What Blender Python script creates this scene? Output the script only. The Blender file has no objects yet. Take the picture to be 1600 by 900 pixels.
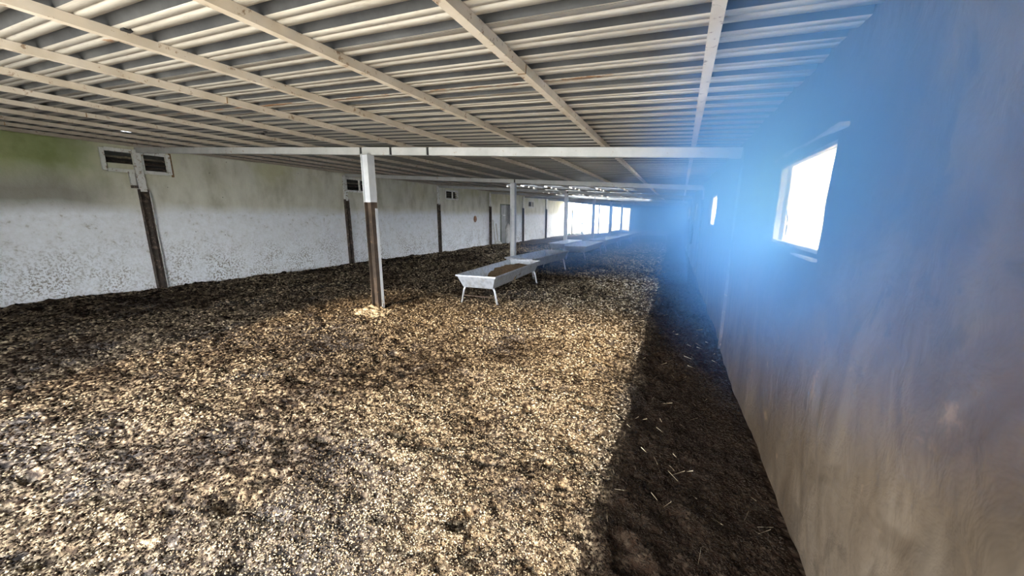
import bpy, bmesh, math, random
import numpy as np
from mathutils import Vector, Matrix

random.seed(7); RNG = np.random.default_rng(7)
scene = bpy.context.scene
C = scene.collection

# ------------------------------------------------------------------ camera
H = 1.6
FPX = 560.0
th = math.atan(113/FPX); ps = math.atan(264/FPX*math.cos(th))
cam = bpy.data.cameras.new('camera'); cam.sensor_width = 36; cam.lens = FPX/1600*36
cam.clip_start = .05; cam.clip_end = 400
co = bpy.data.objects.new('camera', cam); C.objects.link(co)
co.location = (0, 0, H); co.rotation_euler = (math.pi/2-th, 0, ps)
scene.camera = co

# ------------------------------------------------------------------ light and exposure
SKY_STRENGTH = 9.0
SUN_STRENGTH = 3.6
HAZE_NEAR = 4.4
HAZE_FAR = .10
scene.view_settings.view_transform = 'Standard'
scene.view_settings.look = 'None'
scene.view_settings.gamma = 1
scene.view_settings.use_curve_mapping = False
scene.view_settings.exposure = 1.6
scene.cycles.max_bounces = 9
scene.cycles.diffuse_bounces = 6
scene.cycles.volume_bounces = 1
scene.cycles.transparent_max_bounces = 16
scene.cycles.sample_clamp_indirect = 12
scene.cycles.caustics_reflective = False
scene.cycles.caustics_refractive = False

world = bpy.data.worlds.new('sky'); scene.world = world; world.use_nodes = True
wn = world.node_tree.nodes; wl = world.node_tree.links
bg = wn['Background']; bg.inputs['Strength'].default_value = SKY_STRENGTH
tc = wn.new('ShaderNodeTexCoord'); sx = wn.new('ShaderNodeSeparateXYZ'); wl.new(tc.outputs['Generated'], sx.inputs[0])
cr = wn.new('ShaderNodeValToRGB'); wl.new(sx.outputs['Z'], cr.inputs[0]); wl.new(cr.outputs[0], bg.inputs['Color'])
cr.color_ramp.elements[0].color = (.92, .95, .97, 1); cr.color_ramp.elements[1].color = (.74, .85, 1, 1)

sun = bpy.data.lights.new('sun', 'SUN'); sun.energy = SUN_STRENGTH; sun.angle = math.radians(5); sun.color = (1, .80, .55)
so = bpy.data.objects.new('sun', sun); C.objects.link(so); so.location = (3, -20, 12)
SUN_EL = math.radians(19.5)
sd = Vector((-.055*math.cos(SUN_EL), math.cos(SUN_EL), -math.sin(SUN_EL)))
so.rotation_euler = sd.to_track_quat('-Z', 'Y').to_euler()

# ------------------------------------------------------------------ helpers
def tag(o, label=None, cat=None, group=None, kind=None):
    if label: o['label'] = label
    if cat: o['category'] = cat
    if group: o['group'] = group
    if kind: o['kind'] = kind
    return o

def empty(name, loc=(0, 0, 0), rz=0, **k):
    o = bpy.data.objects.new(name, None); C.objects.link(o)
    o.empty_display_size = .2
    o.location = loc; o.rotation_euler = (0, 0, rz)
    return tag(o, **k)

def link(name, me, mat, parent=None, smooth=False, **k):
    if mat and not me.materials:
        for m_ in (mat if isinstance(mat, (list, tuple)) else [mat]): me.materials.append(m_)
    if smooth:
        for p in me.polygons: p.use_smooth = True
    o = bpy.data.objects.new(name, me); C.objects.link(o)
    if parent is not None: o.parent = parent
    return tag(o, **k)

class MB:
    def __init__(s): s.v = []; s.f = []; s.m = []
    def add(s, vs, fs, mi=0):
        b = len(s.v); s.v += [tuple(v) for v in vs]; s.f += [tuple(b+i for i in f) for f in fs]; s.m += [mi]*len(fs)
        return s
    def box(s, x0, x1, y0, y1, z0, z1, mi=0, M=None):
        vs = [Vector((x, y, z)) for x in (x0, x1) for y in (y0, y1) for z in (z0, z1)]
        if M is not None: vs = [M @ v for v in vs]
        return s.add(vs, [(0,1,3,2),(4,6,7,5),(0,4,5,1),(2,3,7,6),(0,2,6,4),(1,5,7,3)], mi)
    def prism(s, poly, a, b, fn, mi=0):
        n = len(poly); vs = [fn(p, a) for p in poly]+[fn(p, b) for p in poly]
        fs = [(i, (i+1) % n, n+(i+1) % n, n+i) for i in range(n)]+[tuple(range(n))[::-1], tuple(range(n, 2*n))]
        return s.add(vs, fs, mi)
    def tube(s, pts, r, n=8, mi=0, cap=True):
        pts = [Vector(p) for p in pts]; rings = []
        up = Vector((0, 0, 1))
        for i, p in enumerate(pts):
            d = (pts[min(i+1, len(pts)-1)]-pts[max(i-1, 0)]).normalized()
            a = d.cross(up)
            if a.length < .1: a = d.cross(Vector((0, 1, 0)))
            a.normalize(); b = d.cross(a)
            rr = r[i] if isinstance(r, (list, tuple)) else r
            rings.append([p+(a*math.cos(t)+b*math.sin(t))*rr for t in [2*math.pi*k/n for k in range(n)]])
        vs = [v for R_ in rings for v in R_]; fs = []
        for i in range(len(pts)-1):
            for k in range(n):
                k2 = (k+1) % n; fs.append((i*n+k, i*n+k2, (i+1)*n+k2, (i+1)*n+k))
        if cap: fs += [tuple(range(n))[::-1], tuple((len(pts)-1)*n+k for k in range(n))]
        return s.add(vs, fs, mi)
    def mesh(s, name, bevel=0):
        me = bpy.data.meshes.new(name); me.from_pydata(s.v, [], s.f)
        if any(s.m): me.polygons.foreach_set('material_index', s.m)
        bm = bmesh.new(); bm.from_mesh(me)
        bmesh.ops.recalc_face_normals(bm, faces=bm.faces)
        if bevel: bmesh.ops.bevel(bm, geom=[e for e in bm.edges], offset=bevel, segments=1, affect='EDGES', clamp_overlap=True)
        bm.to_mesh(me); bm.free(); me.update()
        return me
    def build(s, name, mat, parent=None, bevel=0, smooth=False, **k):
        return link(name, s.mesh(name, bevel), mat, parent, smooth, **k)

# smooth lattice noise (numpy)
_tab = RNG.random((256, 256))
def vnoise(x, y, sc, ox=0, oy=0):
    x = np.asarray(x, float)/sc+ox; y = np.asarray(y, float)/sc+oy
    xi = np.floor(x).astype(int); yi = np.floor(y).astype(int); fx = x-xi; fy = y-yi
    fx = fx*fx*(3-2*fx); fy = fy*fy*(3-2*fy)
    g = lambda i, j: _tab[i % 256, j % 256]
    return (g(xi, yi)*(1-fx)+g(xi+1, yi)*fx)*(1-fy)+(g(xi, yi+1)*(1-fx)+g(xi+1, yi+1)*fx)*fy

# ------------------------------------------------------------------ materials
class NT:
    def __init__(s, name):
        s.m = bpy.data.materials.new(name); s.m.use_nodes = True
        s.t = s.m.node_tree; s.n = s.t.nodes; s.l = s.t.links
        s.b = s.n['Principled BSDF']; s.tc = s.n.new('ShaderNodeTexCoord'); s.P = s.tc.outputs['Object']
    def geo(s):
        g = s.n.new('ShaderNodeNewGeometry'); s.P = g.outputs['Position']; return s
    def map(s, scale=(1, 1, 1), loc=(0, 0, 0)):
        m = s.n.new('ShaderNodeMapping'); m.inputs['Scale'].default_value = scale; m.inputs['Location'].default_value = loc
        s.l.new(s.P, m.inputs[0]); return m.outputs[0]
    def noise(s, sc, det=4, rough=.6, vec=None, dist=0):
        n = s.n.new('ShaderNodeTexNoise'); n.inputs['Scale'].default_value = sc; n.inputs['Detail'].default_value = det
        n.inputs['Roughness'].default_value = rough; n.inputs['Distortion'].default_value = dist
        s.l.new(vec or s.P, n.inputs['Vector']); return n.outputs['Fac']
    def vor(s, sc, vec=None, feat='F1', out='Distance'):
        n = s.n.new('ShaderNodeTexVoronoi'); n.feature = feat; n.inputs['Scale'].default_value = sc
        s.l.new(vec or s.P, n.inputs['Vector']); return n.outputs[out]
    def ramp(s, fac, stops):
        r = s.n.new('ShaderNodeValToRGB'); s.l.new(fac, r.inputs[0]); e = r.color_ramp.elements
        while len(e) < len(stops): e.new(.5)
        for i, (p, c) in enumerate(stops):
            e[i].position = p; e[i].color = (c, c, c, 1) if isinstance(c, (int, float)) else (*c, 1)
        return r.outputs[0]
    def mix(s, fac, a, b, mode='MIX'):
        m = s.n.new('ShaderNodeMix'); m.data_type = 'RGBA'; m.blend_type = mode
        for i, v in ((0, fac), (6, a), (7, b)):
            if hasattr(v, 'node'): s.l.new(v, m.inputs[i])
            elif isinstance(v, (int, float)): m.inputs[i].default_value = v if i == 0 else (v, v, v, 1)
            else: m.inputs[i].default_value = (*v, 1)
        return m.outputs[2]
    def math(s, op, a, b=0, clamp=False):
        m = s.n.new('ShaderNodeMath'); m.operation = op; m.use_clamp = clamp
        for i, v in ((0, a), (1, b)):
            if hasattr(v, 'node'): s.l.new(v, m.inputs[i])
            else: m.inputs[i].default_value = v
        return m.outputs[0]
    def axis(s, k, vec=None):
        x = s.n.new('ShaderNodeSeparateXYZ'); s.l.new(vec or s.P, x.inputs[0]); return x.outputs[k]
    def attr(s, name):
        a = s.n.new('ShaderNodeAttribute'); a.attribute_name = name; return a.outputs['Fac']
    def rnd(s):
        return s.n.new('ShaderNodeObjectInfo').outputs['Random']
    def bump(s, h, strength=.3, dist=.01):
        b = s.n.new('ShaderNodeBump'); b.inputs['Strength'].default_value = strength; b.inputs['Distance'].default_value = dist
        s.l.new(h, b.inputs['Height']); s.l.new(b.outputs[0], s.b.inputs['Normal'])
    def done(s, col, rough=.8, metal=0, spec=.3):
        for k, v in (('Base Color', col), ('Roughness', rough), ('Metallic', metal), ('Specular IOR Level', spec)):
            if hasattr(v, 'node'): s.l.new(v, s.b.inputs[k])
            elif k == 'Base Color': s.b.inputs[k].default_value = (*v, 1)
            else: s.b.inputs[k].default_value = v
        return s.m

def m_soil():
    n = NT('dung_bedding').geo()
    g1 = n.vor(26); g2 = n.noise(30, 3, .75); big = n.noise(.55, 4, .6); mid = n.noise(2.2, 4, .6)
    grain = n.mix(.5, g1, g2)
    tan = n.ramp(grain, [(.22, (.42, .33, .22)), (.42, (.20, .15, .095)), (.58, (.045, .031, .02)), (.75, (.014, .010, .008))])
    dk = n.ramp(grain, [(.22, (.16, .15, .15)), (.45, (.06, .055, .055)), (.7, (.015, .014, .015))])
    col = n.mix(n.ramp(big, [(.50, 0), (.62, .75)]), tan, dk)
    col = n.mix(n.ramp(mid, [(.55, 0), (.68, .8)]), col, dk)
    # shadow strip along the right-hand wall, painted into the bedding colour
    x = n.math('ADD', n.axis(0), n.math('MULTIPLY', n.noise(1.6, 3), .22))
    shade_strip = n.math('MULTIPLY_ADD', x, 7.0); shade_strip.node.inputs[2].default_value = 1.6; shade_strip.node.use_clamp = True
    col = n.mix(n.math('MULTIPLY', shade_strip, .9), col, (.014, .006, .0025))
    # and browner towards the left
    lx = n.math('MULTIPLY_ADD', n.axis(0), -.22); lx.node.inputs[2].default_value = -.75; lx.node.use_clamp = True
    col = n.mix(n.math('MULTIPLY', lx, .2), col, n.mix(.5, (.10, .065, .04), col, 'MULTIPLY'))
    h = n.mix(.45, n.math('SUBTRACT', 1, g1), g2)
    n.bump(h, .9, .03)
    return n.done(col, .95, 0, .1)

def m_clod():
    n = NT('dung_clod').geo(); t = n.attr('tone')
    c = n.ramp(t, [(0, (.008, .0038, .0016)), (.3, (.06, .044, .030)), (.55, (.24, .185, .12)), (.85, (.50, .41, .28)), (1, (.66, .58, .46))])
    c = n.mix(.5, c, n.mix(1, c, n.ramp(n.noise(90, 2), [(.3, .5), (.7, 1.3)]), 'MULTIPLY'))
    n.bump(n.noise(120, 2), .4, .004)
    return n.done(c, .95, 0, .1)

def m_rwall():
    n = NT('grey_render').geo()
    v = n.map((1, 1, .38)); a = n.noise(2.2, 6, .62, v, .5); b = n.noise(9, 5, .65, v); f = n.noise(45, 3, .6)
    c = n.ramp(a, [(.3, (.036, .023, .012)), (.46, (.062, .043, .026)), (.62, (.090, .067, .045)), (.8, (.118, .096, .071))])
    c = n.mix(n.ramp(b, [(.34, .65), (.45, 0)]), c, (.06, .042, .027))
    # paler trowelled strip low in the middle and scabby brown patches at the near end
    c = n.mix(n.ramp(n.noise(1.1, 3, .5, v), [(.56, 0), (.66, .45)]), c, (.125, .108, .086))
    c = n.mix(n.ramp(n.noise(5.5, 5, .7), [(.63, 0), (.70, .8)]), c, (.13, .09, .055))
    c = n.mix(n.ramp(n.vor(3.1), [(.025, .9), (.04, 0)]), c, (.05, .04, .03))
    v2 = n.map((1, 1, .75)); p = n.noise(3.0, 3, .5, v2, .8); q = n.noise(8, 4, .6, v2, .4)
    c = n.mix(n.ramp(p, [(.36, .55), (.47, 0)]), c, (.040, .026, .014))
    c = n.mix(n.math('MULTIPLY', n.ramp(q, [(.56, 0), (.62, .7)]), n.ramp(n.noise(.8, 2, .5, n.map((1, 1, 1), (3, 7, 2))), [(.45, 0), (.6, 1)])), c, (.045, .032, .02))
    h = n.mix(.3, p, q)
    n.bump(h, .8, .05)
    return n.done(c, .9, 0, .2)

def m_lwall():
    n = NT('limewashed_wall').geo()
    z = n.math('ADD', n.axis(2), n.math('MULTIPLY', n.math('SUBTRACT', n.noise(.9, 3), .5), .35))
    y = n.math('ADD', n.axis(1), n.math('MULTIPLY', n.math('SUBTRACT', n.noise(1.3, 3), .5), 1.0))
    v = n.map((1, 1, .5)); a = n.noise(2.0, 5, .6, v); b = n.noise(7, 5, .7); d = n.noise(22, 4, .7)
    up = n.ramp(a, [(.3, (.46, .445, .34)), (.5, (.64, .62, .52)), (.7, (.75, .735, .63))])
    # green algae near the roof, strongest at the near end
    gy = n.math('MULTIPLY_ADD', y, -.9); gy.node.inputs[2].default_value = 3.7; gy.node.use_clamp = True
    gz = n.math('MULTIPLY_ADD', z, 1.9); gz.node.inputs[2].default_value = -4.0; gz.node.use_clamp = True
    green = n.ramp(n.noise(1.6, 4), [(.35, (.23, .28, .10)), (.6, (.33, .38, .17)), (.8, (.17, .20, .09))])
    up = n.mix(n.math('MULTIPLY', n.math('MULTIPLY', gy, gz), .95), up, green)
    gz2 = n.math('MULTIPLY_ADD', z, 1.6); gz2.node.inputs[2].default_value = -3.6; gz2.node.use_clamp = True
    up = n.mix(n.math('MULTIPLY', gz2, n.ramp(n.noise(.8, 4), [(.42, 0), (.62, .55)])), up, (.50, .49, .24))
    # damp grey band just above the limewash, near end
    gb = n.math('MULTIPLY_ADD', z, -2.2); gb.node.inputs[2].default_value = 5.6; gb.node.use_clamp = True
    up = n.mix(n.math('MULTIPLY', n.math('MULTIPLY', gy, gb), .75), up, (.20, .19, .155))
    low = n.ramp(b, [(.28, (.45, .43, .38)), (.40, (.78, .79, .80)), (.6, (.86, .88, .91))])
    scr = n.math('MULTIPLY_ADD', z, -1.0); scr.node.inputs[2].default_value = 1.25; scr.node.use_clamp = True
    low = n.mix(n.math('MULTIPLY', scr, n.math('MULTIPLY', n.ramp(d, [(.50, 0), (.56, .9)]), n.ramp(n.noise(1.7, 3), [(.42, .25), (.6, 1)]))), low, (.26, .23, .19))
    edge = n.math('MULTIPLY_ADD', z, 3.4); edge.node.inputs[2].default_value = -5.5; edge.node.use_clamp = True
    c = n.mix(edge, low, up)
    c = n.mix(n.ramp(n.vor(2.6), [(.022, .85), (.04, 0)]), c, (.07, .06, .05))
    n.bump(n.mix(.5, b, d), .45, .02)
    return n.done(c, .9, 0, .2)

def m_sheet():
    n = NT('galvanised_sheet').geo()
    st = n.map((.35, 6, 1)); a = n.noise(3, 5, .65, st); b = n.noise(14, 4, .7, n.map((.6, 3, 1)))
    c = n.ramp(a, [(.3, (.33, .29, .235)), (.5, (.50, .455, .375)), (.7, (.62, .575, .49))])
    c = n.mix(n.ramp(b, [(.56, 0), (.68, .5)]), c, (.30, .25, .18))
    # darker and greyer towards the left-hand eave
    lx = n.math('MULTIPLY_ADD', n.axis(0), -.22); lx.node.inputs[2].default_value = -.25; lx.node.use_clamp = True
    left_grey = n.mix(n.ramp(n.noise(2.2, 5, .7, n.map((.5, 1.5, 1))), [(.35, .7), (.6, .35)]), (.085, .08, .075), (.20, .19, .17))
    c = n.mix(n.math('MULTIPLY', lx, .72), c, left_grey)
    # a rusty seam across the sheets
    yy = n.math('ABSOLUTE', n.math('SUBTRACT', n.axis(1), 2.52))
    seam = n.math('MULTIPLY_ADD', yy, -16); seam.node.inputs[2].default_value = 1.1; seam.node.use_clamp = True
    rn = n.ramp(n.noise(9, 5, .75, n.map((.45, 1.6, 1))), [(.50, 0), (.57, 1)])
    xr = n.math('LESS_THAN', n.axis(0), -.35)
    c = n.mix(n.math('MULTIPLY', n.math('MULTIPLY', seam, rn), xr), c, (.25, .115, .04))
    c = n.mix(n.ramp(n.noise(3.1, 5, .8, n.map((1, 2, 1), (5, 3, 1))), [(.66, 0), (.70, .8)]), c, (.30, .15, .06))
    c = n.mix(1, c, n.ramp(n.rnd(), [(0, .86), (1, 1.1)]), 'MULTIPLY')
    n.bump(b, .15, .004)
    return n.done(c, .55, .15, .4)

def m_paint(name, c0, c1, rust=.12, rc=(.22, .11, .05), sc=6, rough=.5, metal=0., left_dark=False):
    n = NT(name).geo(); a = n.noise(sc, 5, .7)
    c = n.ramp(n.noise(3, 4), [(.35, c0), (.65, c1)])
    if rust: c = n.mix(n.ramp(a, [(.70-rust, 0), (.76-rust, .9)]), c, rc)
    if left_dark:  # greyer and darker towards the left
        lx = n.math('MULTIPLY_ADD', n.axis(0), -.16); lx.node.inputs[2].default_value = -.1; lx.node.use_clamp = True
        c = n.mix(n.math('MULTIPLY', lx, .5), c, (.15, .135, .12))
    n.bump(n.noise(60, 3), .15, .003)
    return n.done(c, rough, metal, .4)

def m_galv():
    n = NT('galvanised_steel').geo()
    c = n.ramp(n.vor(14, out='Distance'), [(.1, (.50, .53, .58)), (.6, (.68, .71, .76))])
    c = n.mix(n.ramp(n.noise(5, 5, .7), [(.52, 0), (.66, .6)]), c, (.40, .38, .35))
    return n.done(c, .38, .55, .5)

def m_plain(name, c0, c1, sc=8, rough=.8, bump=.2, metal=0):
    n = NT(name).geo(); f = n.noise(sc, 5, .65)
    n.bump(n.noise(sc*4, 3), bump, .01)
    return n.done(n.ramp(f, [(.32, c0), (.68, c1)]), rough, metal, .25)

def m_pane():
    m = bpy.data.materials.new('dusty_pane'); m.use_nodes = True; t = m.node_tree; t.nodes.clear()
    o = t.nodes.new('ShaderNodeOutputMaterial'); mx = t.nodes.new('ShaderNodeMixShader')
    tr = t.nodes.new('ShaderNodeBsdfTransparent'); tl = t.nodes.new('ShaderNodeBsdfTranslucent')
    no = t.nodes.new('ShaderNodeTexNoise'); no.inputs['Scale'].default_value = 5
    g = t.nodes.new('ShaderNodeNewGeometry'); mp = t.nodes.new('ShaderNodeMapping'); mp.inputs['Scale'].default_value = (1, 2.5, .5)
    t.links.new(g.outputs['Position'], mp.inputs[0]); t.links.new(mp.outputs[0], no.inputs[0])
    r = t.nodes.new('ShaderNodeValToRGB'); r.color_ramp.elements[0].position = .45; r.color_ramp.elements[1].position = .75
    r.color_ramp.elements[0].color = (.06, .06, .06, 1); r.color_ramp.elements[1].color = (.5, .5, .5, 1)
    t.links.new(no.outputs[0], r.inputs[0]); t.links.new(r.outputs[0], mx.inputs[0])
    tl.inputs[0].default_value = (.86, .86, .85, 1); tr.inputs[0].default_value = (.97, .98, 1, 1)
    t.links.new(tr.outputs[0], mx.inputs[1]); t.links.new(tl.outputs[0], mx.inputs[2]); t.links.new(mx.outputs[0], o.inputs[0])
    return m

def m_haze(name, dens, col, noise_sc):
    m = bpy.data.materials.new(name); m.use_nodes = True; t = m.node_tree; t.nodes.clear()
    o = t.nodes.new('ShaderNodeOutputMaterial'); v = t.nodes.new('ShaderNodeVolumeScatter')
    v.inputs['Color'].default_value = (*col, 1); v.inputs['Density'].default_value = dens; v.inputs['Anisotropy'].default_value = 0.15
    t.links.new(v.outputs[0], o.inputs['Volume'])
    return m

M = dict(
    soil=m_soil(), clod=m_clod(), rwall=m_rwall(), lwall=m_lwall(), sheet=m_sheet(),
    purlin=m_paint('purlin_paint', (.54, .45, .33), (.68, .59, .47), .11, (.24, .14, .07), 16, .6, 0, True),
    beam=m_paint('beam_paint', (.38, .38, .365), (.48, .48, .46), .08, (.30, .2, .12), 9, .5),
    white=m_paint('white_steel', (.52, .54, .56), (.66, .67, .68), .06, (.30, .20, .12), 7, .45),
    rusty=m_paint('rusty_steel', (.035, .025, .018), (.095, .065, .045), .08, (.17, .10, .055), 12, .85),
    dark=m_paint('dark_steel', (.035, .028, .024), (.09, .07, .055), .15, (.2, .15, .11), 10, .8),
    galv=m_galv(), flute=m_plain('shaded_flute', (.032, .032, .033), (.065, .065, .063), 3, .6, .1), feed=m_plain('feed_residue', (.10, .06, .035), (.34, .24, .14), 26, .95, .8),  # flute: shade in the sheet grooves painted as a dark colour
    frame=m_paint('frame_paint', (.62, .62, .58), (.78, .78, .74), .14, (.25, .16, .08), 14, .6),
    dframe=m_plain('brown_frame', (.12, .07, .03), (.28, .17, .08), 12),
    black=m_plain('black_gap', (.012, .012, .012), (.03, .03, .03), 8),
    outside=m_plain('yard_ground', (.55, .50, .42), (.68, .63, .55), 1.5, .95, .3),
    endwall=m_plain('end_wall_render', (.10, .15, .23), (.16, .22, .32), 1.2, .9, .3),
    nearwall=m_plain('near_wall_render', (.36, .32, .26), (.48, .43, .36), 1.5, .9, .3),
    door=m_plain('grey_door', (.16, .17, .18), (.24, .25, .26), 3, .6, .1),
    greenf=m_plain('dark_green_paint', (.03, .05, .03), (.07, .10, .06), 9, .6, .1),
    sack=m_plain('speckled_sack', (.35, .32, .28), (.85, .84, .82), 20, .8, .3),
    board=m_plain('pale_board', (.35, .33, .28), (.62, .60, .55), 6, .7, .2),
    rust=m_plain('rust_disc', (.22, .11, .06), (.42, .25, .17), 9, .8, .3),
    straw=m_plain('straw', (.26, .19, .11), (.55, .46, .30), 5, .8, .1),
    foliage=m_plain('weeds', (.05, .09, .03), (.16, .22, .09), 9, .9, .1),
    pane=m_pane(),
)

# ------------------------------------------------------------------ setting: dimensions
SL = .065; Z0 = 2.386                    # underside of the purlins: z = Z0 - SL*x
XL = -11.5; YE = 38.0; YN = -1.05
def zp(x): return Z0-SL*x
def xr(y): return .66-.017*y             # inner face of the right-hand wall
SKEW = .055
def yb(k, x): return 4.9+5.75*k+SKEW*x   # frame k of the roof

def base(x, y):
    x = np.asarray(x, float); y = np.asarray(y, float)
    t = np.clip((-x-4.2)/7.0, 0, 1.1)
    d = -(.10+.0115*np.clip(y, 0, 32))*t
    d = d+np.where(y > 30, .35*np.exp(-((x+5.4)/.9)**2)*np.clip((y-30)/5, 0, 1)*.9, 0)
    return d
def ground(x, y):
    x = np.asarray(x, float); y = np.asarray(y, float)
    n = (vnoise(x, y, 1.7, 3, 9)-.5)*.10+(vnoise(x, y, .55, 1, 2)-.5)*.055+(vnoise(x, y, .19)-.5)*.035
    n = n+(vnoise(x, y, .08, 7, 4)-.5)*.028+(vnoise(x, y, .035, 5, 1)-.5)*.014
    pit = np.clip(vnoise(x, y, .13, 30, 11)-.76, 0, 1)*-.22
    near_wall = np.clip((np.asarray(x)+.35)/.8, 0, 1)
    m = .06*np.exp(-(((x+4.75)/.32)**2+((y-4.45)/.32)**2))
    return base(x, y)+n*(1-.45*near_wall)+pit*(1-near_wall)+m

def grid_mesh(name, X, Y, Z):
    ny, nx = X.shape
    v = np.stack([X, Y, Z], -1).reshape(-1, 3)
    i = np.arange(ny*nx).reshape(ny, nx)
    f = np.stack([i[:-1, :-1], i[:-1, 1:], i[1:, 1:], i[1:, :-1]], -1).reshape(-1, 4)
    return np_mesh(name, v, f)
def np_mesh(name, v, f):
    me = bpy.data.meshes.new(name); k = f.shape[1]
    me.vertices.add(len(v)); me.vertices.foreach_set('co', v.astype(np.float32).ravel())
    me.loops.add(f.size); me.loops.foreach_set('vertex_index', f.astype(np.int32).ravel())
    me.polygons.add(len(f)); me.polygons.foreach_set('loop_start', np.arange(0, f.size, k, dtype=np.int32))
    me.update(calc_edges=True); me.validate(); return me

# floor -------------------------------------------------------------
ys = [YN-.3]
while ys[-1] < YE+.4: ys.append(ys[-1]+.0095*max(ys[-1], 1.5))
xs = [0.0]
while xs[-1] < 12: xs.append(xs[-1]+.013+.0085*xs[-1])
xs = [-x for x in xs[:0:-1]]+list(np.arange(0, 1.15, .014))
Xg, Yg = np.meshgrid(np.array(xs), np.array(ys))
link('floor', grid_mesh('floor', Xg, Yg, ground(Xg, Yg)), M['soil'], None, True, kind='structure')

def wall_mesh(name, us, zs, holes, fn, amp, thick, seed):
    """fn(u, z, d): d = 0 the inner face, d = thick the outer one; holes are (u0, u1, z0, z1)."""
    for a, b, c, d in holes: us = list(us)+[a, b]; zs = list(zs)+[c, d]
    us = sorted(set(np.round(us, 4))); zs = sorted(set(np.round(zs, 4)))
    nu, nz = len(us), len(zs)
    keep = lambda i, j: 0 <= i < nu-1 and 0 <= j < nz-1 and not any(a-1e-4 <= us[i] and us[i+1] <= b+1e-4 and c-1e-4 <= zs[j] and zs[j+1] <= d+1e-4 for a, b, c, d in holes)
    U, Z = np.meshgrid(us, zs, indexing='ij')
    N = ((vnoise(U, Z, .9, seed, 3)-.5)+(vnoise(U, Z*.7, .3, seed, 8)-.5)*.6+(vnoise(U, Z, .11, seed, 1)-.5)*.25)*amp
    v = [fn(U[i, j], Z[i, j], N[i, j]) for i in range(nu) for j in range(nz)]+[fn(U[i, j], Z[i, j], thick) for i in range(nu) for j in range(nz)]
    o = nu*nz; q = lambda i, j: i*nz+j; f = []
    for i in range(nu-1):
        for j in range(nz-1):
            if not keep(i, j): continue
            a, b, c, d = q(i, j), q(i+1, j), q(i+1, j+1), q(i, j+1)
            f.append((a, b, c, d)); f.append((o+d, o+c, o+b, o+a))
            if not keep(i-1, j): f.append((d, o+d, o+a, a))
            if not keep(i+1, j): f.append((b, o+b, o+c, c))
            if not keep(i, j-1): f.append((a, o+a, o+b, b))
            if not keep(i, j+1): f.append((c, o+c, o+d, d))
    return np_mesh(name, np.array(v), np.array(f))

# right-hand wall and its windows ------------------------------------
TR = .10
RW = [(2.22, 3.30, 1.41, 1.95), (7.30, 8.35, 1.42, 1.97), (12.7, 13.8, 1.44, 1.97), (18.6, 19.7, 1.44, 1.97), (24.3, 25.4, 1.44, 1.97), (30.0, 31.1, 1.44, 1.97)]
us = list(np.arange(YN-.02, 6, .06))+list(np.arange(6, 14, .15))+list(np.arange(14, YE+.3, .5))+[YE+.3]
zs = list(np.arange(-.3, 2.41, .075))+[2.43]
link('wall_right', wall_mesh('wall_right', us, zs, RW, lambda u, z, d: (xr(u)+d, u, z), .035, TR, 5), M['rwall'], None, True, kind='structure')

def right_window(i, y0, y1, z0, z1):
    w = empty(f'window_{i}', (xr((y0+y1)/2), (y0+y1)/2, z0), 0, kind='structure')
    xc = xr((y0+y1)/2); X = lambda x: x-xc; Y = lambda y: y-(y0+y1)/2; Zz = lambda z: z-z0
    fw = .02
    for nm, a in (('frame_side', (y0-.01, y0+fw, z0, z1)), ('frame_side', (y1-fw, y1+.01, z0, z1)), ('frame_head', (y0+fw, y1-fw, z1-fw, z1+.01)), ('frame_sill', (y0+fw, y1-fw, z0-.01, z0+fw))):
        MB().box(.022, .06, Y(a[0]), Y(a[1]), Zz(a[2]), Zz(a[3])).build(nm, M['frame'], w, .004)
    MB().box(.062, .067, Y(y0), Y(y1), Zz(z0), Zz(z1)).build('pane', M['pane'], w)
    return w
for i, h in enumerate(RW):
    w = right_window(i+1, *h)
    if i == 0:   # broken render ledge above the head, stay wire behind the dusty pane
        m = MB()
        for k in range(9):
            a = -.62+k*.135; m.box(-.012-.010*random.random(), .03, a, a+.15, .572+.008*random.random(), .588+.012*random.random())
        m.build('lintel_edge', M['frame'], w, .004)
        MB().box(-.014, .03, -.56, .56, -.034, -.018).build('sill_edge', M['frame'], w, .004)
        pts = [(.03, .5, .215), (.028, .30, .225), (.028, .24, .215), (.028, .20, .18), (.028, .185, .12), (.028, .19, .06)]
        MB().tube(pts, .004, 6).build('stay_wire', M['dframe'], w)

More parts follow.
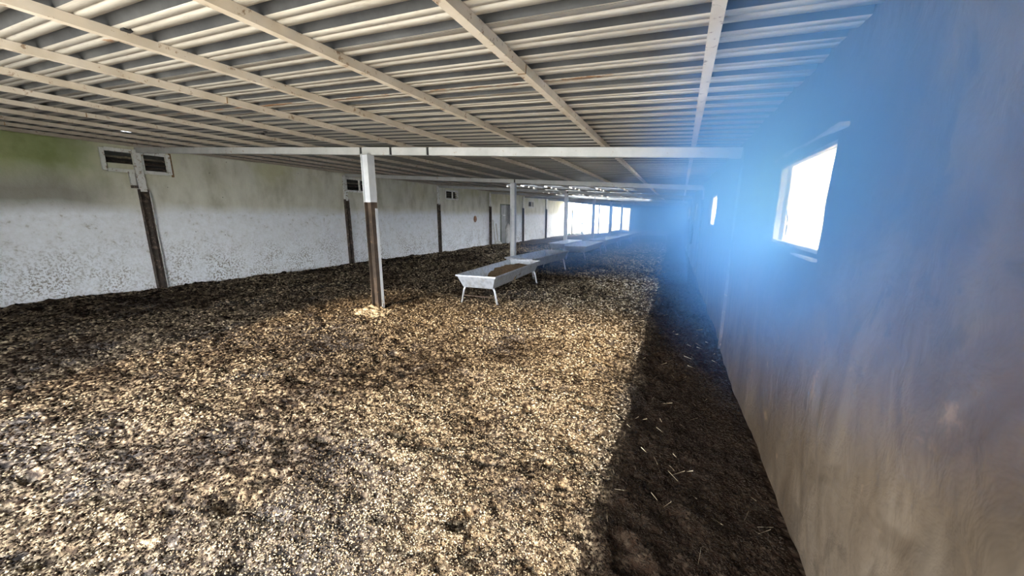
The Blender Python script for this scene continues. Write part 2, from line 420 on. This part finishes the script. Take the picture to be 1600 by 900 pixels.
# left-hand wall, its windows and doorway -----------------------------
LW = [(3.68, 4.84, 2.58, 3.05), (10.0, 11.2, 2.5, 3.0), (16.4, 17.6, 2.47, 2.94), (28.1, 29.3, 2.3, 2.78)]
DOOR = (22.95, 25.0, -.6, 2.40)
us = list(np.arange(YN-.02, 12, .12))+list(np.arange(12, YE+.3, .3))+[YE+.3]
zs = list(np.arange(-.9, 3.15, .1))+[3.20]
link('wall_left', wall_mesh('wall_left', us, zs, LW+[DOOR], lambda u, z, d: (XL-d, u, z), .03, .22, 40), M['lwall'], None, True, kind='structure')
def left_window(i, y0, y1, z0, z1):
    w = empty(f'window_{i}', (XL, (y0+y1)/2, z0), 0, kind='structure')
    Y = lambda y: y-(y0+y1)/2; fw = .055; hz = z1-z0
    for nm, a in (('frame_side', (y0-.02, y0+fw, 0, hz)), ('frame_side', (y1-fw, y1+.02, 0, hz)), ('frame_head', (y0+fw, y1-fw, hz-fw, hz+.02)), ('frame_sill', (y0+fw, y1-fw, -.02, fw))):
        MB().box(-.05, .035, Y(a[0]), Y(a[1]), a[2], a[3]).build(nm, M['frame'], w, .005)
    ym = (y0+y1)/2+.08
    MB().box(-.04, .025, Y(ym-.03), Y(ym+.03), fw, hz-fw).build('mullion', M['frame'], w, .004)
    for s in range(3):
        z = fw+.06+s*.10
        Mx = Matrix.Translation((-.11, 0, z)) @ Matrix.Rotation(math.radians(28), 4, 'Y')
        MB().box(-.055, .055, Y(y0+.02), Y(y1-.02), -.006, .006, 0, Mx).build('louvre_slat', M['dark'], w)
    MB().box(-.2, -.19, Y(y0), Y(y1), 0, hz*.97).build('back_board', M['black'], w)
    return w
for i, h in enumerate(LW):
    w = left_window(i+7, *h)
    if i == 0:
        MB().box(-.02, .03, .585, .63, -.05, .50).build('side_board', M['dframe'], w, .004)
        MB().box(-.05, -.02, -.5, .0, .06, .17).build('sill_board', M['lwall'], w)

d = empty('door_1', (XL, 23.97, -.35), 0, kind='structure')
for s in (-1, 1): MB().box(-.2, .03, s*.98-.05, s*.98+.05, 0, 2.7).build('door_jamb', M['greenf'], d, .005)
MB().box(-.2, .03, -1.03, 1.03, 2.68, 2.76).build('door_head', M['greenf'], d, .005)
for k, s in enumerate((-1, 1)):
    MB().box(-.19, -.15, -.92 if s < 0 else .01, -.01 if s < 0 else .92, -.25, 2.68).build('door_leaf', M['door'], d, .005)
MB().box(-.145, -.06, -.55, -.1, 1.95, 2.0).build('door_bar', M['white'], d, .005)

# far end wall: open on the left, closed on the right -----------------
def head(x): return min(2.30+.11*(-x-4.6), zp(x)-.05)
m = MB()
m.prism([(-4.5, -.6), (.35, -.6), (.35, zp(.35)+.02), (-4.5, zp(-4.5)+.02)], YE, YE+.2, lambda p, y: (p[0], y, p[1]))
m.prism([(XL-.1, head(XL)), (-4.5, head(-4.5)), (-4.5, zp(-4.5)+.02), (XL-.1, zp(XL)+.02)], YE, YE+.2, lambda p, y: (p[0], y, p[1]))
m.build('wall_far', M['endwall'], None, kind='structure')
for i, (x, w, z0, z1) in enumerate([(-10.46, .10, -.4, 2.3), (-9.4, .08, -.5, 3.1), (-7.65, .10, -.5, 3.1), (-6.36, .08, -.3, 3.0), (-4.55, .10, -.1, 2.9)]):
    o = MB().box(-w/2, w/2, -.05, .05, 0, min(z1, zp(x)-.05)-z0).build('frame_post', M['dark'], None, .006)
    o.location = (x, YE-.08, z0)
    tag(o, ['short dark post of the door frame at the left of the bright far opening', 'slim dark post standing second from the left in the bright far opening',
            'dark post in the middle of the bright far opening', 'slim dark post right of the middle one in the bright far opening',
            'dark edge post where the bright far opening meets the blue end wall'][i], 'post', 'posts of the far opening')

# near end behind the viewpoint: open front with a solid right part ----
m = MB()
m.prism([(-.17, -.3), (.68, -.3), (.68, zp(.68)+.1), (-.17, zp(-.17)+.1)], YN-.2, YN, lambda p, y: (p[0], y, p[1]))
m.prism([(XL-.2, -.5), (-5.6, -.5), (-5.6, zp(-5.6)+.1), (XL-.2, zp(XL)+.1)], YN-.2, YN, lambda p, y: (p[0], y, p[1]))
m.prism([(-5.6, 2.34), (-.17, 2.34), (-.17, zp(-.17)+.1), (-5.6, zp(-5.6)+.1)], YN-.2, YN, lambda p, y: (p[0], y, p[1]))
m.build('wall_near', M['nearwall'], None, kind='structure')

# yard outside ---------------------------------------------------------
m = MB()
m.add([(-70, -70, -.62), (80, -70, -.62), (80, 110, -.62), (-70, 110, -.62)], [(0, 1, 2, 3)])
m.build('ground_outside', M['outside'], None, kind='structure')

# ceiling: corrugated sheets, purlins ----------------------------------
ceil = empty('ceiling', (0, 0, Z0+.08), 0, kind='structure')
PITCH = .2; DEP = .045
prof = [(0, 0), (.052, 0), (.056, .006), (.062, .006), (.066, 0), (.118, 0), (.132, DEP), (.186, DEP), (.2, 0)]
def sheet_mesh(name, ribs, slots=()):
    x0, x1 = -11.9, .95
    cuts = sorted(set([x0, x1]+[round(c, 3) for s in slots for c in s[1:3]]))
    v = []; f = []; mi = []
    pr = [(k*PITCH+a, b) for k in range(ribs) for a, b in prof[:-1]]+[(ribs*PITCH+.012, 0)]
    n = len(pr)
    for x in cuts:
        for a, b in pr: v.append((x, a, -SL*x+b))
    for c in range(len(cuts)-1):
        for i in range(n-1):
            if any(s[0]*8 <= i < s[0]*8+5 and s[1]-1e-6 <= cuts[c] and cuts[c+1] <= s[2]+1e-6 for s in slots): continue
            f.append((c*n+i, (c+1)*n+i, (c+1)*n+i+1, c*n+i+1)); mi.append(1 if i % 8 in (5, 6, 7) else 0)
    me = np_mesh(name, np.array(v), np.array(f)); me.materials.append(M['sheet']); me.materials.append(M['flute'])
    if len(me.polygons) == len(mi): me.polygons.foreach_set('material_index', mi)
    return me
plain = sheet_mesh('roof_sheet', 5)
y = YN-.25; k = 0
gaps = {3: [(1, -9.35, -9.12), (3, -9.75, -9.6)], 4: [(2, -8.75, -8.6)],
        **{q: [(j, -7.2+.5*((q*3+j) % 3), -1.6-.4*((q+j) % 4)) for j in jj] for q, jj in ((15, (1, 2)), (16, (0, 3)), (18, (1, 2, 3)), (20, (0, 1, 3)), (21, (2, 3)), (23, (0, 1, 2)), (25, (1, 2, 3)), (27, (0, 2, 3)), (29, (1, 2)), (31, (0, 1, 3)), (33, (1, 3)))}}  # far slots enlarged to let more skylight into the far aisle
while y < YE+.3:
    me = sheet_mesh('roof_sheet', 5, gaps[k]) if k in gaps else plain
    o = link('roof_sheet', me, None, ceil); o.location = (0, y, -.026+.001*(k % 2)); y += 1.0; k += 1
PX = [.07-1.02*i for i in range(12)]+[-11.3]
for i, x in enumerate(PX):
    Mx = Matrix.Translation((x, 0, zp(x)-(Z0+.08)+.04)) @ Matrix.Rotation(math.atan(SL), 4, 'Y')
    m = MB().box(-.024, .024, YN-.1, YE+.1, -.04, .012, 0, Mx)
    # rolled lips of the channel
    m.box(-.028, -.024, YN-.1, YE+.1, -.04, -.024, 0, Mx)
    m.build('purlin', M['purlin'], ceil)
    if i % 3 == 1:
        for yy in (2.2, 8.0):
            MB().box(-.027, .027, yy, yy+.008, -.0425, .01, 0, Mx).build('purlin_joint', M['dframe'], ceil)
# small brackets / dark bolts hanging off the purlins
for (x, yy) in ((-2.93, 1.15), (-5.6, 3.55), (-1.0, 2.0), (-1.0, 2.4), (-5.9, 3.7)):
    MB().box(x-.02, x+.02, yy-.02, yy+.02, zp(x)-(Z0+.08)+.045, zp(x)-(Z0+.08)+.085).build('bolt_plate', M['black'], ceil)

# crossbeams ------------------------------------------------------------
ORD = ['nearest', 'second', 'third', 'fourth', 'fifth', 'sixth']
for k in range(6):
    e = empty('roof_beam', (0, yb(k, 0), Z0-.06), 0, label=f'{ORD[k]} white painted steel crossbeam under the roof purlins' + (', with dark splice gaps' if k == 0 else ', counting away from the viewer'), cat='beam', group='crossbeams under the roof')
    ends = [xr(yb(k, 0))-.01, -3.57, -4.26, -4.86, XL+.03] if k == 0 else [xr(yb(k, 0))-.01, -4.7, XL+.03]
    for j in range(len(ends)-1):
        a, b = ends[j]-.022*(j > 0), ends[j+1]+.022*(j < len(ends)-2)
        f = lambda p, x: (x, SKEW*x+p[0], -SL*x+p[1])
        m = MB().prism([(-.04, -.06), (.04, -.06), (.04, .058), (-.04, .058)], a, b, f)
        m.build('beam_segment', M['beam'], e, .004)
    for j in range(1, len(ends)-1):
        f = lambda p, x: (x, SKEW*x+p[0], -SL*x+p[1])
        MB().prism([(-.03, -.052), (.03, -.052), (.03, .05), (-.03, .05)], ends[j]-.05, ends[j]+.05, f).build('splice_sleeve', M['black'], e)

# centre posts (H-section, flanges facing sideways) ---------------------
def hsec(m, z0, z1, w=.15, t=.012, d=.14):
    m.box(-w/2, -w/2+t, -d/2, d/2, z0, z1); m.box(w/2-t, w/2, -d/2, d/2, z0, z1); m.box(-w/2+t, w/2-t, -.006, .006, z0, z1)
for k in range(6):
    x = -4.75; yy = yb(k, x); g = float(base(x, yy))-.12; top = zp(x)-.122
    if k == 0: g -= .05
    e = empty('centre_post', (x, yy-.02, g), 0, label=['nearest centre post, white above, worn rusty brown below, footed in a pale mound',
        'centre post standing just behind the nearest steel trough', 'third centre post from the viewer, beyond the second trough',
        'fourth centre post, seen against the bright far opening', 'fifth slim centre post close to the bright far opening', 'sixth and farthest slim centre post by the far opening'][k], cat='post', group='steel posts down the middle of the barn')
    hh = top-g; zc = 1.82-g
    m = MB(); hsec(m, zc, hh, d=.15); m.box(-.062, .062, -.05, -.044, zc, hh); m.build('upper_shaft', M['white'], e)
    m = MB(); hsec(m, 0, zc); m.build('lower_shaft', M['rusty'] if k == 0 else M['white'], e)
    if k == 0:
        MB().box(.074, .079, .012, .07, 0, zc-.1).build('flange_face', M['white'], e)
    MB().box(-.1, .1, -.09, .09, hh, hh+.01).build('cap_plate', M['beam'], e)

# steel columns on the left wall -----------------------------------------
LN = ['nearest dark steel column on the left wall, standing in front of the louvred window', 'second column on the left wall, just behind the nearest centre post',
      'third column on the left wall, left of the small third vent window', 'fourth column on the left wall, beside the grey doorway',
      'fifth column on the left wall, beyond the grey doorway', 'sixth column on the left wall, where the wall turns bright', 'farthest column on the left wall by the bright opening']
for k, yy in enumerate([4.24, 9.95, 15.7, 21.35, 26.9, 32.4]):
    g = float(base(XL, yy))-.15; hh = zp(XL)-.06-g
    e = empty('wall_column', (XL+.055, yy, g), 0, label=LN[k], cat='column', group='steel columns along the left wall')
    zc = 2.2-g
    MB().box(-.05, .03, -.07, .07, zc-.05, hh).build('upper_shaft', M['frame'], e, .004)
    m = MB(); m.box(-.05, -.035, -.08, .08, 0, zc); m.box(-.035, .06, -.08, -.066, 0, zc); m.box(-.035, .06, .066, .08, 0, zc); m.build('lower_channel', M['dark'], e)
    MB().box(.045, .062, .085, .10, 0, zc).build('pale_edge', M['frame'], e)
    if k == 0:
        MB().box(-.03, .03, -.19, -.10, zc+.08, zc+.36).build('bracket_box', M['frame'], e, .004)
        MB().box(-.03, .04, -.19, -.08, zc+.02, zc+.08).build('bracket_foot', M['dark'], e, .004)

# columns half buried in the right wall ----------------------------------
RN = ['nearest thin grey strip column flush in the right wall past the big window', 'second strip column on the right wall beyond the narrow window',
      'third strip column far along the right wall', 'fourth strip column far along the right wall', 'fifth strip column far along the right wall', 'sixth strip column at the far end of the right wall']
for k in range(6):
    yy = yb(k, .6)
    e = empty('wall_column', (xr(yy)-.012, yy, -.1), 0, label=RN[k], cat='column', group='strip columns along the right wall')
    MB().box(-.006, .05, -.045, .045, 0, 2.40).build('shaft', M['beam'] if k else M['rwall'], e, .004)
    MB().box(-.016, .04, -.075, -.047, 0, 2.1).build('shadow_gap_strip', M['dark'], e)

# dark tangled bundle hanging on right wall, far ---------------------------
yy = 13.1; m = MB()
for k in range(7):
    a = random.random()*6; pts = [(math.cos(a+t*.9)*.05-.07, math.sin(a*1.7+t)*.16, -.05-t*.1) for t in range(7)]
    m.tube(pts, .014, 6)
m.tube([(0, 0, 0), (-.06, 0, 0), (-.08, 0, -.1)], .012, 6)
o = m.build('rope_bundle', M['black'], None, 0, True); o.location = (xr(yy)-.03, yy, 1.36)
tag(o, 'dark tangled rope bundle hanging on the right wall past the narrow window', 'rope')

# troughs -------------------------------------------------------------------
def make_trough(x, y, rz, L, label, group=None, feed=False, sc=1.0, legs=2):
    W = .78*sc; B = .60*sc; D = .23*sc; Z = .53
    g = float(base(x, y))
    e = empty('feed_trough', (x, y, g), rz, label=label, cat='trough', group='galvanised feed troughs')
    t = .012
    # body: sloping sides and ends of folded sheet, near end at local y = 0
    def shell(W, B, D, off, z):
        e0 = .09
        return [(-W/2+off, off, z), (W/2-off, off, z), (W/2-off, L-off, z), (-W/2+off, L-off, z)], [(-B/2+off, e0+off, z-D+off), (B/2-off, e0+off, z-D+off), (B/2-off, L-e0-off, z-D+off), (-B/2+off, L-e0-off, z-D+off)]
    a, b = shell(W, B, D, 0, Z); c, d_ = shell(W, B, D, t, Z)
    m = MB(); v = a+b+c+d_
    f = []
    for i in range(4):
        j = (i+1) % 4
        f += [(i, j, 4+j, 4+i), (8+j, 8+i, 12+i, 12+j), (j, i, 8+i, 8+j)]
    f += [(4, 5, 6, 7), (15, 14, 13, 12)]
    m.add(v, f); m.build('basin', M['galv'], e)
    m = MB()                                            # rolled rim
    m.box(-W/2-.016, -W/2+.004, -.016, L+.016, Z-.02, Z+.012); m.box(W/2-.004, W/2+.016, -.016, L+.016, Z-.02, Z+.012)
    m.box(-W/2-.016, W/2+.016, -.018, .002, Z-.02, Z+.012); m.box(-W/2-.016, W/2+.016, L-.002, L+.018, Z-.02, Z+.012)
    m.build('rim', M['galv'], e, .003)
    for yy in ([.14, L-.14] if legs == 2 else [.14, L/2, L-.14]):
        for s in (-1, 1):
            MB().tube([(s*(B/2-.02), yy, Z-D+.02), (s*(B/2+.015), yy, Z-D-.05), (s*(W/2-.01), yy, -.05)], .02, 8).build('leg', M['galv'], e, 0, True)
        MB().tube([(-B/2-.06, yy, .13), (B/2+.06, yy, .13)], .011, 6).build('crossbar', M['rusty'], e)
    if feed:
        xs_ = np.linspace(-B/2-.05, B/2+.05, 12); ys_ = np.linspace(L*.42, L-.12, 26); X_, Y_ = np.meshgrid(xs_, ys_)
        Zf = Z-D+.045+.09*np.clip((Y_-L*.42)/.5, 0, 1)+vnoise(X_, Y_, .12)*.05-(np.abs(X_)/.25)**2*.01
        Zf[0] = Z-D+.005
        X_ = X_*(1-np.clip(.1*(Z-Zf-.05), 0, .2))
        link('feed', grid_mesh('feed', X_, Y_, Zf), M['feed'], e, True, label='brown feed residue lying in the trough')
    return e
make_trough(-3.27, 5.50, math.radians(2.5), 2.55, 'nearest galvanised steel feed trough on splayed legs, half filled with brown feed', feed=True)
make_trough(-3.66, 8.32, math.radians(-5), 2.45, 'second galvanised feed trough, directly behind the nearest one')
make_trough(-4.35, 13.6, math.radians(-2), 2.4, 'small pale trough standing left of the trough row, behind the third centre post', sc=.85)
make_trough(-3.35, 12.6, math.radians(-2), 2.7, 'third trough of the row, hazy blue, right of the third centre post')
make_trough(-3.3, 16.3, math.radians(-4), 2.7, 'fourth trough of the row, pale in the blue haze')
make_trough(-3.15, 19.6, math.radians(-5), 2.7, 'fifth trough of the row, faint in the blue haze')
make_trough(-2.95, 22.8, math.radians(-6), 2.4, 'sixth and last trough lying along the row before the two crosswise ones')
make_trough(-.6, 26.2, math.radians(90), 2.6, 'nearer of two far troughs standing crosswise in the haze')
make_trough(-.7, 30.0, math.radians(90), 2.8, 'farther of two far troughs standing crosswise in the haze')

# things by the doorway -------------------------------------------------------
g = float(base(XL, 24))
def blob(name, mat, loc, s, label, cat, seed=1, sub=2, rot=(0, 0, 0)):
    bm = bmesh.new(); bmesh.ops.create_icosphere(bm, subdivisions=sub, radius=1)
    for v in bm.verts:
        n = 1+.14*math.sin(v.co.x*4+seed)+.1*math.sin(v.co.z*5+seed*2)+.05*math.sin(v.co.y*9+seed)
        v.co = Vector((v.co.x*s[0]*n, v.co.y*s[1]*n, v.co.z*s[2]*n))
    me = bpy.data.meshes.new(name); bm.to_mesh(me); bm.free()
    o = link(name, me, mat, None, True, label=label, cat=cat); o.location = loc; o.rotation_euler = rot; return o
blob('sack', M['sack'], (XL+.16, 23.85, g+.62), (.14, .36, .72), 'tall pale speckled sack standing in the grey doorway', 'sack', 2)
blob('sack', M['sack'], (XL+.30, 22.0, g+.12), (.2, .3, .20), 'small white crumpled bag on the bedding by the fourth wall column', 'sack', 4)
for i, (yy, h, w, lab) in enumerate([(21.72, 1.75, .10, 'left one of two narrow pale boards leaning on the wall beside the fourth column'), (22.12, 1.5, .14, 'right one of two narrow pale boards leaning on the wall beside the fourth column')]):
    o = MB().box(-.015, .015, -w/2, w/2, 0, h).build('leaning_board', M['board'], None, .003)
    o.location = (XL+.24, yy, g-.02); o.rotation_euler = (0, math.radians(-6.5), 0); tag(o, lab, 'board', 'boards leaning on the left wall')
m = MB(); R_ = .17; n = 18
v = [(0.05, 0, 0)]; f = []
for r, x in ((.6*R_, .045), (R_*.92, .03), (R_, .0)):
    v += [(x, math.cos(2*math.pi*k/n)*r, math.sin(2*math.pi*k/n)*r*1.15) for k in range(n)]
f = [(0, 1+k, 1+(k+1) % n) for k in range(n)]
for q in range(2): f += [(1+q*n+k, 1+(q+1)*n+k, 1+(q+1)*n+(k+1) % n, 1+q*n+(k+1) % n) for k in range(n)]
f.append(tuple(1+2*n+k for k in range(n)))
o = m.add(v, f).build('round_lid', M['rust'], None, 0, True); o.location = (XL+.01, 19.45, 1.40)
tag(o, 'round reddish brown lid fixed on the left wall between vent window and doorway', 'lid')

# weeds at foot of the far opening
m = MB()
for k in range(260):
    x = random.uniform(-11.2, -9.2); yy = YE-.5+random.random()*.9; z = float(base(x, yy)); a = random.uniform(-.5, .5); h = random.uniform(.08, .4)
    m.add([(x, yy, z), (x+.03, yy, z), (x+a*h, yy+a*.1, z+h)], [(0, 1, 2)])
m.build('weeds', M['foliage'], None, label='low dark weeds and litter at the foot of the far opening', cat='weeds', kind='stuff')

# bedding clods -----------------------------------------------------------------
iv = np.array([(1, 0, 0), (0, 1, 0), (-1, 0, 0), (0, -1, 0), (0, 0, 1), (0, 0, -1.)])
fi = np.array([(0, 1, 4), (1, 2, 4), (2, 3, 4), (3, 0, 4), (1, 0, 5), (2, 1, 5), (3, 2, 5), (0, 3, 5)])
def clods(name, n, fn, size, mat, tone, seed, flat=.6, **k):
    r = np.random.default_rng(seed); x, y = fn(r, n); n = len(x)
    s = size[0]*(size[1]/size[0])**(r.random(n)**1.8)
    s = s*np.clip(.12+.33*np.hypot(x, y), .5, 5.5)
    z = ground(x, y)+s*.12
    V = iv[None]*(1+.75*(r.random((n, len(iv), 3))-.5))
    V = V*np.stack([s*(.7+.7*r.random(n)), s*(.7+.7*r.random(n)), s*flat*(.6+.6*r.random(n))], -1)[:, None]
    a = r.random(n)*6.28; ca, sa = np.cos(a)[:, None], np.sin(a)[:, None]; tl = (r.random(n)-.5)[:, None]
    X = V[..., 0]*ca-V[..., 1]*sa; Y = V[..., 0]*sa+V[..., 1]*ca; Z = V[..., 2]+X*tl
    V = np.stack([X+x[:, None], Y+y[:, None], Z+z[:, None]], -1).reshape(-1, 3)
    F = (fi[None]+(np.arange(n)*len(iv))[:, None, None]).reshape(-1, 3)
    me = np_mesh(name, V, F)
    t = tone(r, x, y); at = me.attributes.new('tone', 'FLOAT', 'POINT')
    if len(at.data) == n*len(iv): at.data.foreach_set('value', np.repeat(t, len(iv)).astype(np.float32))
    return link(name, me, mat, None, False, **k)
def spread(r, n):
    # density falls off with the square of the distance from the open front
    d = 1.15*(24/1.15)**r.random(n); a = np.radians(-24+116*r.random(n)); x = -d*np.sin(a); y = d*np.cos(a)
    ok = (x > XL+.1) & (x < xr(y)-.03) & (y > -.2); return x[ok], y[ok]
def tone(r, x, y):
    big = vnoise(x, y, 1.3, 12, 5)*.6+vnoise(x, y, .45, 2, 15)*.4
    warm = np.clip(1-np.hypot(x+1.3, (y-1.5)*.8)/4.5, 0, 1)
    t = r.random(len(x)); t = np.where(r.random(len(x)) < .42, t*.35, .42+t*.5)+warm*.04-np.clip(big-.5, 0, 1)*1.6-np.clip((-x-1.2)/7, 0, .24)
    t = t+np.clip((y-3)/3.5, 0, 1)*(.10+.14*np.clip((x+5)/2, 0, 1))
    t = np.where(x > -.27-.012*y+.12*(vnoise(x, y, .6)-.5), t*.13, t)  # crumb tone darkened to paint the shadow strip by the right wall
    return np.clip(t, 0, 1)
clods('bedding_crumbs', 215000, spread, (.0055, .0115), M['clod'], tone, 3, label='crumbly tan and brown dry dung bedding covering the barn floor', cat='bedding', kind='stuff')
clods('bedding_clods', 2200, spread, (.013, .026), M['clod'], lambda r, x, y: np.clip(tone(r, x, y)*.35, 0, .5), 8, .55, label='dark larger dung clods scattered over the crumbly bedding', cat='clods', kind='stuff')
def pfoot(r, n):
    a = r.random(n)*6.28; d = .05+.28*r.random(n)**.7; return -4.68+np.cos(a)*d, 4.42+np.sin(a)*d*.8
clods('mound_crumbs', 700, pfoot, (.010, .024), M['clod'], lambda r, x, y: .5+.25*r.random(len(x)), 9, label='pale crumbs heaped round the foot of the nearest centre post', cat='bedding', kind='stuff')
m = MB()
for k in range(150):
    y = .6+5.5*random.random()**1.6; x = random.uniform(-.45, xr(y)-.06) if k % 3 else random.uniform(-5, -.3)
    a = random.random()*3.14; L = random.uniform(.012, .05); z = float(ground(x, y))+.010
    dx, dy = math.cos(a)*L, math.sin(a)*L; w = .0009
    m.add([(x-dx, y-dy, z), (x-dx+w, y-dy+w, z+.001), (x+dx+w, y+dy+w, z+random.uniform(0, .02)), (x+dx, y+dy, z+.012)], [(0, 1, 2, 3)])
m.build('straw_bits', M['straw'], None, label='thin pale straw bits lying on the dark bedding beside the right wall', cat='straw', kind='stuff')

# haze -------------------------------------------------------------------------
def haze_mat(name, dens, col, soft):
    m = bpy.data.materials.new(name); m.use_nodes = True; t = m.node_tree; t.nodes.clear()
    o = t.nodes.new('ShaderNodeOutputMaterial'); v = t.nodes.new('ShaderNodeVolumeScatter')
    v.inputs['Color'].default_value = (*col, 1); v.inputs['Density'].default_value = dens; v.inputs['Anisotropy'].default_value = .1
    t.links.new(v.outputs[0], o.inputs['Volume'])
    ab = t.nodes.new('ShaderNodeVolumeAbsorption'); ab.inputs['Color'].default_value = (*col, 1); ab.inputs['Density'].default_value = dens*(.6 if soft else .75)
    ad = t.nodes.new('ShaderNodeAddShader'); t.links.new(v.outputs[0], ad.inputs[0]); t.links.new(ab.outputs[0], ad.inputs[1]); t.links.new(ad.outputs[0], o.inputs['Volume'])
    if soft:
        m2 = t.nodes.new('ShaderNodeMath'); m2.operation = 'MULTIPLY'; m2.inputs[1].default_value = .6
        g = t.nodes.new('ShaderNodeNewGeometry'); mp = t.nodes.new('ShaderNodeMapping'); mp.vector_type = 'TEXTURE'
        mp.inputs['Location'].default_value = soft[0]; mp.inputs['Scale'].default_value = soft[1]
        gr = t.nodes.new('ShaderNodeTexGradient'); gr.gradient_type = 'QUADRATIC_SPHERE'
        mu = t.nodes.new('ShaderNodeMath'); mu.operation = 'MULTIPLY'; mu.inputs[1].default_value = dens
        t.links.new(g.outputs['Position'], mp.inputs[0]); t.links.new(mp.outputs[0], gr.inputs[0]); t.links.new(gr.outputs['Fac'], mu.inputs[0])
        t.links.new(mu.outputs[0], v.inputs['Density']); t.links.new(mu.outputs[0], m2.inputs[0]); t.links.new(m2.outputs[0], ab.inputs['Density'])
    return m
def haze(b, dens, col, label, soft=None):
    o = MB().box(*b).build('haze', haze_mat('blue_haze', dens, col, soft), None, label=label, cat='haze', kind='stuff'); return o
haze((-.38, .56, .35, 4.3, .75, 2.33), HAZE_NEAR, (.15, .42, 1.0), 'blue dusty haze glowing in the light of the big right window', ((.5, 2.0, 1.72), (.85, 1.95, .86)))
haze((-3.9, .25, 8.5, 37.6, .12, 2.1), HAZE_FAR*1.5, (.20, .47, 1.0), 'pale blue haze over the far half of the barn aisle')
